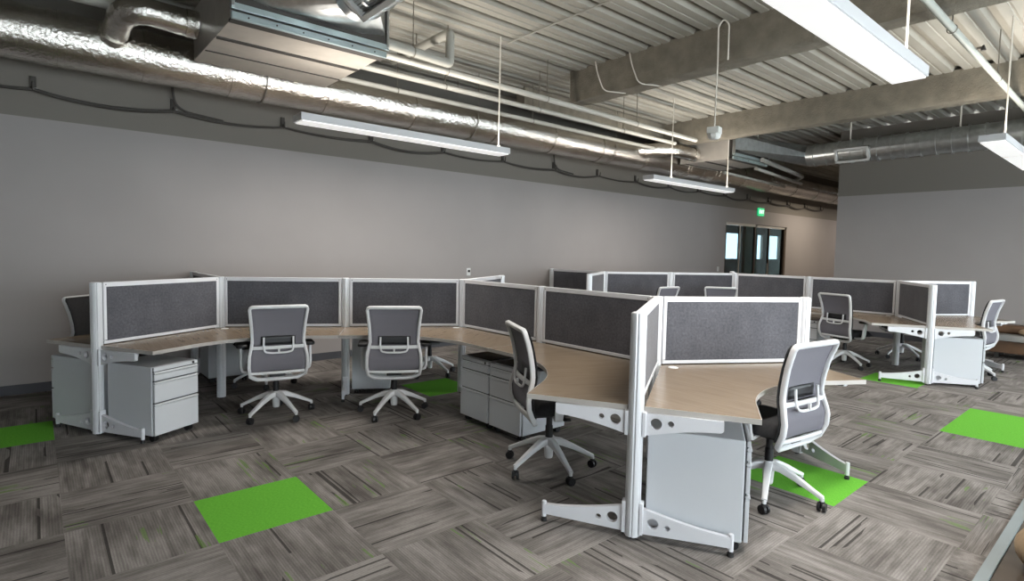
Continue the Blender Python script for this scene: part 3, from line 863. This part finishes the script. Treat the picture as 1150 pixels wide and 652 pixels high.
def loft(mb, A, B):
    n = len(A); mb.add(list(A)+list(B), [(i, (i+1) % n, n+(i+1) % n, n+i) for i in range(n)]); return mb
def rect_ring(c, w, h, n):
    """n points round a rectangle in the XZ plane, matched by angle"""
    out = []
    for k in range(n):
        a = 2*PI*k/n; x, z = math.cos(a), math.sin(a); s = min(w/2/abs(x) if abs(x) > 1e-6 else 9, h/2/abs(z) if abs(z) > 1e-6 else 9)
        out.append((c[0]+x*s, c[1], c[2]+z*s))
    return out
def vent_unit(xl, xr, yn, yf, zu, zt, rc, r, yc, label, duct_label, reg_y, reg_ang):
    t = empty('ventilation_unit', ((xl+xr)/2, (yn+yf)/2, zu)); L = Vector(t.location)
    P = lambda x, y, z: (x-L.x, y-L.y, z-L.z)
    xm = (xl+xr)/2; w = xr-xl
    m = MB(); m.box(P(xm, (yn+yf)/2+.05, (zu+zt)/2), (w, yf-yn-.1, zt-zu)); m.build('casing', 'unit_panel', t, smooth=0, bevel=.004)
    m = MB(); m.box(P(xm, yn+.55, zu-.006), (w-.02, .045, .014)); m.box(P(xm, yn+.98, zu-.004), (w-.02, .012, .01)); m.build('seam', 'dark_metal', t, smooth=0)
    m = MB(); m.box(P(xm, yn+.05, zu-.008), (w+.02, .09, .022)); m.build('lower_lip', 'dark_metal', t, smooth=0)
    m = MB(); m.box(P(xm, yn-.005, zu+.010), (w+.03, .03, .055)); fl = m.build('front_flange', 'strip_metal', t, smooth=0, bevel=.003)
    for k in range(6):
        MB().cyl(P(xl+w*(k+.5)/6, yn-.024, zu+.010), P(xl+w*(k+.5)/6, yn-.019, zu+.010), .007, n=8).build('bolt', 'dark_metal', fl)
    m = MB(); m.box(P(xm, yn-.03, zu+.072), (w+.05, .03, .05)); m.build('front_flange', 'strip_metal', t, smooth=0, bevel=.003)
    m = MB(); m.box(P(xm, yn-.015, (zu+.085+zt)/2), (w-.02, .05, zt-zu-.085)); m.build('coil_face', 'dark_metal', t, smooth=0)
    for x in (xl-.012, xr+.012):
        m = MB(); m.box(P(x, yn-.02, (zu+zt)/2+.04), (.025, .06, zt-zu-.05)); m.build('side_flange', 'galvanised', t, smooth=0, bevel=.003)
    n = 32
    A = rect_ring(P(xm, yn-.04, (zu+.13+zt)/2), w-.04, zt-zu-.14, n)
    B = [P(rc[0]+r*math.cos(2*PI*k/n), yc, rc[1]+r*math.sin(2*PI*k/n)) for k in range(n)]
    m = MB(); loft(m, A, B); m.build('transition', 'galvanised', t, smooth=40)
    for x in (xl+.08, xr-.08):
        for y in (yn+.15, yf-.15): MB().cyl(P(x, y, zt-.02), P(x, y, ZC+.02), .007, n=8).build('hanger_rod', 'pipe_paint', t)
    m = MB(); m.box(P(xr+.06, yn+.66, zu+.16), (.10, .22, .16)); m.build('control_box', 'galvanised_dull', t, smooth=0, bevel=.004)
    tag(t, label, 'ventilation unit', 'ceiling ventilation units')
    # spiral supply duct
    d = empty('spiral_duct', (rc[0], yc, rc[1])); ye = Y0+.05
    m = MB(); m.sweep([(0, 0, 0), (0, ye-yc, 0)], [(r*math.cos(2*PI*k/n), r*math.sin(2*PI*k/n)) for k in range(n)], up=(0, 0, 1)); m.build('duct_body', 'galvanised', d, smooth=40)
    y = -.12; k = 0
    while y > ye-yc+.1:
        rr = r + (.018 if k == 0 else .014)
        q = MB(); q.sweep([(0, y+.014, 0), (0, y-.014, 0)], [(rr*math.cos(2*PI*k2/n), rr*math.sin(2*PI*k2/n)) for k2 in range(n)], up=(0, 0, 1)); q.build('seam_band', 'galvanised', d, smooth=40)
        y -= .21; k += 1
    # supply grille on the lower flank facing the room's left
    a = rad(reg_ang); nrm = Vector((math.cos(a), 0, math.sin(a))); tx = Vector((0, 1, 0)); tz = nrm.cross(tx)
    M = Matrix((tx, tz, nrm)).transposed(); c = nrm*(r*.93) + Vector((0, reg_y-yc, 0))
    rl, rh = .56, .27
    fr = MB()
    for dx, dz, w_, h_ in ((0, rh/2-.02, rl, .04), (0, -rh/2+.02, rl, .04), (rl/2-.02, 0, .04, rh), (-rl/2+.02, 0, .04, rh)):
        fr.box(c + M @ Vector((dx, dz, .02)), (w_, h_, .06), M=M)
    g = fr.build('supply_grille', 'register_white', d, smooth=0)
    lv = MB()
    for k in range(7):
        lv.box(c + M @ Vector((0, -rh/2+.05 + k*(rh-.1)/6, .0)), (rl-.08, .006, .035), M=M @ Matrix.Rotation(rad(35), 3, 'X'))
    lv.box(c + M @ Vector((0, 0, -.03)), (rl-.06, rh-.06, .005), M=M); lv.build('louvre', 'galvanised_dull', g, smooth=0)
    for yy in (yc-.7, yc-2.3, yc-3.9):
        MB().cyl((0, yy-yc, r), (0, yy-yc, ZC-rc[1]+.02), .012, n=8).build('hanger_rod', 'cord_white', d)
    tag(d, duct_label, 'duct', 'spiral ducts')
vent_unit(1.24, 2.56, 4.80, 6.20, 3.30, 3.78, (2.08, 3.57), .205, 4.38,
  'large sheet metal ventilation unit hanging at top left beside the foil elbow', 'round spiral duct with a white grille coming out of the nearer ventilation unit', 3.92, 235)
vent_unit(9.98, 11.30, 5.27, 6.37, 3.30, 3.74, (11.70, 3.47), .205, 4.62,
  'distant ventilation unit hanging above the second pendant light near the corridor', 'round spiral duct with a white grille running along the top of the right wall', 3.82, 205)

def pipe(name, pts, r, mat, label, cat='pipe', group=None, rods=(), rodr=.006, b=.06, parts=None):
    t = empty(name, pts[0]); L = Vector(pts[0])
    P = [Vector(p)-L for p in pts]
    MB().tube(bend(P, b, 5), r, 12).build('pipe_run', mat, t)
    for (x, y, z) in rods:
        q = Vector((x, y, z))-L
        m = MB(); m.cyl(q, (q.x, q.y, ZC+.03-L.z), rodr, n=8); m.build('hanger_rod', 'rod_steel', t)
        m = MB(); d = .012
        m.tube([q + Vector((0, (r+.006)*math.cos(a), -r*0 + (r+.006)*math.sin(a) - (r+.004))) for a in [2*PI*k/14 for k in range(14)]], .004, 6, True); m.build('clamp', 'rod_steel', t)
    tag(t, label, cat, group); return t
G1 = 'pipes running along the back wall ceiling'
pipe('ceiling_pipe', [(2.60, 5.28, 3.50), (8.95, 5.42, 3.50)], .035, 'pipe_paint', 'highest of the three parallel pale pipes right of the ventilation unit', group=G1, rods=((3.6, 5.28, 3.535), (5.2, 5.32, 3.535), (7.2, 5.38, 3.535)))
pipe('ceiling_pipe', [(2.60, 5.76, 3.49), (8.9, 5.80, 3.49)], .032, 'pipe_paint', 'middle one of the three parallel pale pipes right of the ventilation unit', group=G1, rods=((3.9, 5.76, 3.52), (5.5, 5.78, 3.52), (7.4, 5.79, 3.52)))
pipe('ceiling_pipe', [(2.62, 6.22, 3.46), (8.9, 6.24, 3.46)], .030, 'pipe_paint', 'lowest of the three parallel pale pipes, just above the foil duct', group=G1, rods=((3.5, 6.22, 3.49), (5.8, 6.23, 3.49)))
pipe('ceiling_pipe', [(-3.3, 6.33, 3.69), (.75, 6.33, 3.69)], .05, 'pipe_paint', 'pale pipe above the foil duct in the top left corner', rods=((-.6, 6.33, 3.74),))
pipe('loop_pipe', [(2.58, 4.98, 3.50), (3.48, 5.06, 3.50), (3.48, 5.06, 3.83), (3.48, 6.3, 3.83)], .048, 'pipe_grey', 'thick grey pipe that rises in a square loop beside the ventilation unit', rods=((3.0, 5.02, 3.548), (3.48, 5.75, 3.878)), b=.04)
pipe('sprinkler_pipe', [(3.9, 1.31, 3.50), (11.6, 1.34, 3.50)], .031, 'sprinkler_paint', 'pale green grey sprinkler pipe crossing the top right corner', rods=((6.15, 1.32, 3.53), (8.2, 1.33, 3.53)))
for x, y, lab in ((6.9, 1.325, 'small dark sprinkler head on the pipe at top right'),):
    t = empty('fire_sprinkler', (x, y-.04, 3.50)); MB().cyl((0, 0, 0), (0, -.05, 0), .012, n=10).build('nipple', 'rod_steel', t)
    MB().lathe([(0, 0), (.022, 0), (.018, .02), (.008, .05), (0, .05)], (0, -.05, -.03), 12).build('deflector', 'dark_metal', t)
    tag(t, lab, 'sprinkler')
pipe('conduit', [(4.36, 5.16, 3.955), (4.36, -2.5, 3.955)], .010, 'pipe_grey', 'thin conduit crossing the deck ribs from the first light toward the camera')
G2 = 'thin pipes beside the distant ventilation unit'
pipe('ceiling_pipe', [(10.9, 5.16, 3.36), (13.6, 5.5, 3.34), (14.1, 5.9, 3.3)], .045, 'pipe_grey', 'uppermost of the three grey pipes right of the distant ventilation unit', group=G2)
pipe('ceiling_pipe', [(11.35, 5.5, 3.28), (14.3, 5.8, 3.26)], .035, 'pipe_paint', 'middle one of the three grey pipes right of the distant ventilation unit', group=G2)
pipe('ceiling_pipe', [(11.2, 6.1, 3.24), (14.3, 6.2, 3.22)], .030, 'pipe_paint', 'lowest of the three grey pipes right of the distant ventilation unit', group=G2)

# --- pendant lights
def make_light():
    t = empty('pendant_light'); L, W, H = 2.5, .205, .075
    m = MB(); m.box((0, 0, H/2+.004), (L, W, H-.008)); m.build('housing', 'light_housing', t, smooth=0, bevel=.004)
    m = MB(); m.box((0, 0, .004), (L-.03, W-.024, .014)); m.build('diffuser', 'lamp_diffuser', t, smooth=0, bevel=.003)
    for x in (-L/2+.62, L/2-.10):
        m = MB(); m.cyl((x, 0, H), (x, 0, ZC-2.65+.02), .0075, n=8); m.cyl((x, 0, H), (x, 0, H+.03), .018, n=12); m.build('suspension_rod', 'cord_white', t)
    return t
L0 = make_light()
for i, (x, y, lab) in enumerate(((8.60, 5.24, 'small-looking pendant light farthest from us, hanging before the glass entrance'),
   
    (3.13, 1.145, 'large pendant light cut by the top edge, its stained diffuser nearest us'),
    (8.40, 1.17, 'pendant light cut by the right edge in front of the spiral duct'),
    (3.13, 5.18, 'long pendant light nearest the back wall, below the foil duct'))):
    o = place(L0, i > 0, (x, y, 2.65))
    tag(o, lab, 'light', 'long pendant lights')

    if i == 2:                                            # a brown water stain on the nearest diffuser
        m = MB(); P = [(-.14, .095), (-.105, .068), (-.10, .03), (-.112, -.01), (-.118, -.05), (-.15, -.088)]
        W_ = [.006, .020, .012, .009, .016, .008]
        m.add([(a+w_, b_, -.0036) for (a, b_), w_ in zip(P, W_)] + [(a-w_, b_, -.0036) for (a, b_), w_ in zip(P, W_)] + [(a+w_, b_, -.0028) for (a, b_), w_ in zip(P, W_)] + [(a-w_, b_, -.0028) for (a, b_), w_ in zip(P, W_)],
              [(k, k+1, 7+k, 6+k) for k in range(5)] + [(12+k, 13+k, 19+k, 18+k) for k in range(5)] + [(k, k+1, 13+k, 12+k) for k in range(5)] + [(6+k, 7+k, 19+k, 18+k) for k in range(5)] + [(0, 6, 18, 12), (5, 11, 23, 17)])
        m.build('stain', 'stain_brown', o, smooth=0)
for ch in list(o.children):                               # its other end hangs from the ventilation unit
    if ch.name.startswith('suspension_rod') and ch.data.vertices[0].co.x < 0: bpy.data.objects.remove(ch)

# --- hanging sensor on its cord
t = empty('hanging_sensor', (5.64, 3.2, 2.73))
m = MB(); m.box((0, 0, .105), (.125, .125, .07), rad(12)); m.build('box', 'sensor_white', t, smooth=0, bevel=.006)
m = MB(); m.lathe([(0, .012), (.045, .012), (.062, .028), (.072, .055), (.072, .068), (0, .068)], n=8); m.build('lens', 'sensor_white', t, smooth=25)
m = MB(); m.tube(bend([(0, 0, .13), (.012, 0, .8), (0, 0, 1.2), (.03, -.04, 1.27), (.07, -.08, 1.22), (.11, -.06, .86)], .05), .008, 8); m.build('cord', 'cord_white', t)
tag(t, 'white box sensor with a domed lens hanging on a cord in front of the beam', 'sensor')
for k, (x, y, lab) in enumerate(((5.70, 4.95, 'thin pale cable drooping over the side of the beam, left one of two'), (5.76, 4.45, 'thin pale cable drooping over the side of the beam, right one of two'))):
    m = MB(); m.tube(bend([(0, 0, 0), (-.01, -.05, -.18), (.02, -.14, -.425), (.18, -.22, -.425), (.32, -.26, -.418)], .10), .008, 8)
    tag(m.build('drooping_cord', 'cord_white', loc=(x, y, 4.02)), lab, 'cable', 'cables drooping over the beam')

# --- data cable on hooks along the wall
hk = None
HX = [.023 + 1.2*k for k in range(-3, 17)]
for k, x in enumerate(HX):
    if hk is None:
        hk = empty('cable_hook')
        MB().box((0, -.012, .05), (.05, .022, .13)).build('bracket', 'cable_black', hk, smooth=0, bevel=.004)
        MB().tube(bend([(0, -.02, .03), (0, -.055, -.03), (0, -.085, -.01), (0, -.088, .05)], .03), .009, 8).build('hook', 'cable_black', hk)
        MB().box((.012, -.045, -.012), (.045, .03, .02)).build('clip', 'clip_grey', hk, smooth=0, bevel=.003)
    o = place(hk, k > 0, (x, YW, 3.0))
    tag(o, 'black hook on the upper wall that carries the sagging dark cable', 'hook', 'hooks of the sagging wall cable')
pts = []
for k in range(len(HX)-1):
    a, b = HX[k], HX[k+1]; sg = .05 + .02*math.sin(k*2.3)
    for j in range(8): s = j/8; pts.append((a+(b-a)*s, YW-.055, 2.985 - sg*4*s*(1-s)))
pts.append((HX[-1], YW-.055, 2.985))
m = MB(); m.tube(pts, .014, 8); m.tube([(x, y-.005, z-.014-.008*math.sin(x*2)) for x, y, z in pts], .009, 6)
tag(m.build('wall_cable', 'cable_black'), 'dark cable sagging from hook to hook along the upper back wall', 'cable')
for x, lab in ((1.225, 'short black cable dropping from the foil duct to a hook at upper left'), (7.2, 'short black cable dropping from the foil duct to a hook beyond the first light')):
    m = MB(); m.tube(bend([(x-.02, YW-.05, 3.55), (x-.015, YW-.05, 3.22), (x+.01, YW-.06, 3.05), (x+.12, YW-.055, 2.985), (x+.5, YW-.055, 2.95)], .08), .014, 8)
    tag(m.build('drop_cable', 'cable_black'), lab, 'cable')

# --- things on the walls
t = empty('exit_sign', (15.2, YW-.02, 2.69))
MB().box((0, 0, 0), (.32, .04, .21)).build('sign_body', 'exit_green', t, smooth=0, bevel=.004)
cu = bpy.data.curves.new('letters', 'FONT'); cu.body = 'EXIT'; cu.size = .135; cu.align_x = 'CENTER'; cu.align_y = 'CENTER'; cu.extrude = .002
ob = bpy.data.objects.new('letters', cu); col.objects.link(ob)
dg = bpy.context.evaluated_depsgraph_get(); dg.update(); me = bpy.data.meshes.new_from_object(ob.evaluated_get(dg)); bpy.data.objects.remove(ob)
me.transform(Matrix.Rotation(PI/2, 4, 'X')); obj_from_mesh('letters', me, 'exit_letters', t, (0, -.023, 0))
tag(t, 'small glowing green exit sign on the wall above the glass entrance', 'sign')
for x, z, lab in ((5.363, 1.16, 'white wall outlet with a dark socket above the turn of the near panels'),):
    t = empty('wall_outlet', (x, YW-.004, z)); MB().box((0, 0, 0), (.075, .008, .12)).build('plate', 'outlet_white', t, smooth=0, bevel=.002)
    MB().box((0, -.012, .012), (.032, .022, .034)).build('socket', 'black_plastic', t, smooth=0, bevel=.003)
    tag(t, lab, 'outlet')
t = empty('light_switch', (13.10, YW-.004, 1.16)); MB().box((0, 0, 0), (.09, .008, .12)).build('plate', 'outlet_white', t, smooth=0, bevel=.002)
MB().box((0, -.006, 0), (.03, .01, .06)).build('rocker', 'outlet_white', t, smooth=0, bevel=.002)
tag(t, 'white light switch on the wall left of the glass entrance', 'switch')

# --- bench at the right edge and things on it
t = empty('lounge_bench', (11.70, .90, 0))
MB().box((0, 0, .185), (.55, 1.95, .19)).build('base_box', 'brown_leather', t, smooth=0, bevel=.012)
MB().box((-.02, 0, .325), (.62, 2.0, .085)).build('seat_slab', 'pale_stone', t, smooth=0, bevel=.012)
MB().box((.12, 0, .435), (.30, 1.9, .13)).build('back_roll', 'brown_leather', t, smooth=0, bevel=.045, segs=4)
for x in (-.2, .2):
    for y in (-.75, .75): MB().box((x, y, .045), (.05, .05, .09)).build('foot', 'dark_metal', t, smooth=0)
tag(t, 'low brown upholstered bench with a pale slab seat at the right edge', 'bench')
m = MB(); m.grid(lambda u, v: (.075*math.sin(PI*v)*math.cos(2*PI*u), .10*math.sin(PI*v)*math.sin(2*PI*u), .055*math.cos(PI*v)), 18, 10)
tag(m.build('cushion', 'beige_fabric', loc=(11.56, 1.33, .422), smooth=80), 'small beige cushion lying on the brown bench', 'cushion')
t = empty('side_table', (10.95, 1.75, 0))
MB().box((0, 0, .60), (.42, .56, .025)).build('table_top', 'white_steel', t, smooth=0, bevel=.004)
MB().cyl((0, 0, .02), (0, 0, .59), .02).build('stem', 'white_steel', t); MB().lathe([(0, 0), (.15, 0), (.15, .01), (.02, .022), (0, .022)], n=24).build('foot_plate', 'white_steel', t)
tag(t, 'thin white table top just above the brown bench behind the edge-on chair', 'table')
m = MB(); m.grid(lambda u, v: (.22*math.sin(PI*v)**.7*math.cos(2*PI*u), .22*math.sin(PI*v)**.7*math.sin(2*PI*u), .12-.12*math.cos(PI*v)*-1), 24, 12)
tag(m.build('floor_pouf', 'beige_fabric', loc=(3.72, .20, 0), smooth=80), 'beige round pouf on the brown floor at the lower right corner', 'pouf')

# ------------------------------------------------------------------ light
w = bpy.data.worlds.new('sky'); sc.world = w; w.use_nodes = True
bg = w.node_tree.nodes['Background']; bg.inputs[0].default_value = (.93, .97, 1, 1); bg.inputs[1].default_value = 6.0
def lamp(name, loc, size, power, color, rx=0):
    d = bpy.data.lights.new(name, 'AREA'); d.shape = 'RECTANGLE'; d.size, d.size_y = size; d.energy = power; d.color = color
    o = bpy.data.objects.new(name, d); col.objects.link(o); o.location = loc; o.rotation_euler = (rx, 0, 0); return o
for x, y, pd, pu in ((3.13, 5.18, 40, 20), (8.60, 5.24, 32, 22), (3.13, 1.145, 50, 26), (8.40, 1.17, 28, 26)):
    lamp('lamp_down', (x, y, 2.635), (2.4, .17), pd, (1, .95, .88))
    lamp('ceiling_fill', (x, y, 2.735), (2.4, .17), pu, (1, .93, .84), PI)  # upward fill added over each pendant to brighten the ceiling

lamp('lamp_down', (17.6, 5.9, 3.2), (2.4, .3), 45, (1, .88, .72))
lamp('lamp_down', (21.5, 5.7, 3.2), (2.4, .3), 30, (1, .9, .8))
sc.view_settings.view_transform = 'Standard'; sc.view_settings.look = 'None'
sc.view_settings.gamma = 1; sc.view_settings.use_curve_mapping = False
sc.view_settings.exposure = .66
sc.cycles.use_denoising = True
sc.cycles.max_bounces = 8; sc.cycles.diffuse_bounces = 5; sc.cycles.glossy_bounces = 4; sc.cycles.transparent_max_bounces = 12
sc.cycles.caustics_reflective = False; sc.cycles.caustics_refractive = False
sc.cycles.sample_clamp_indirect = 6
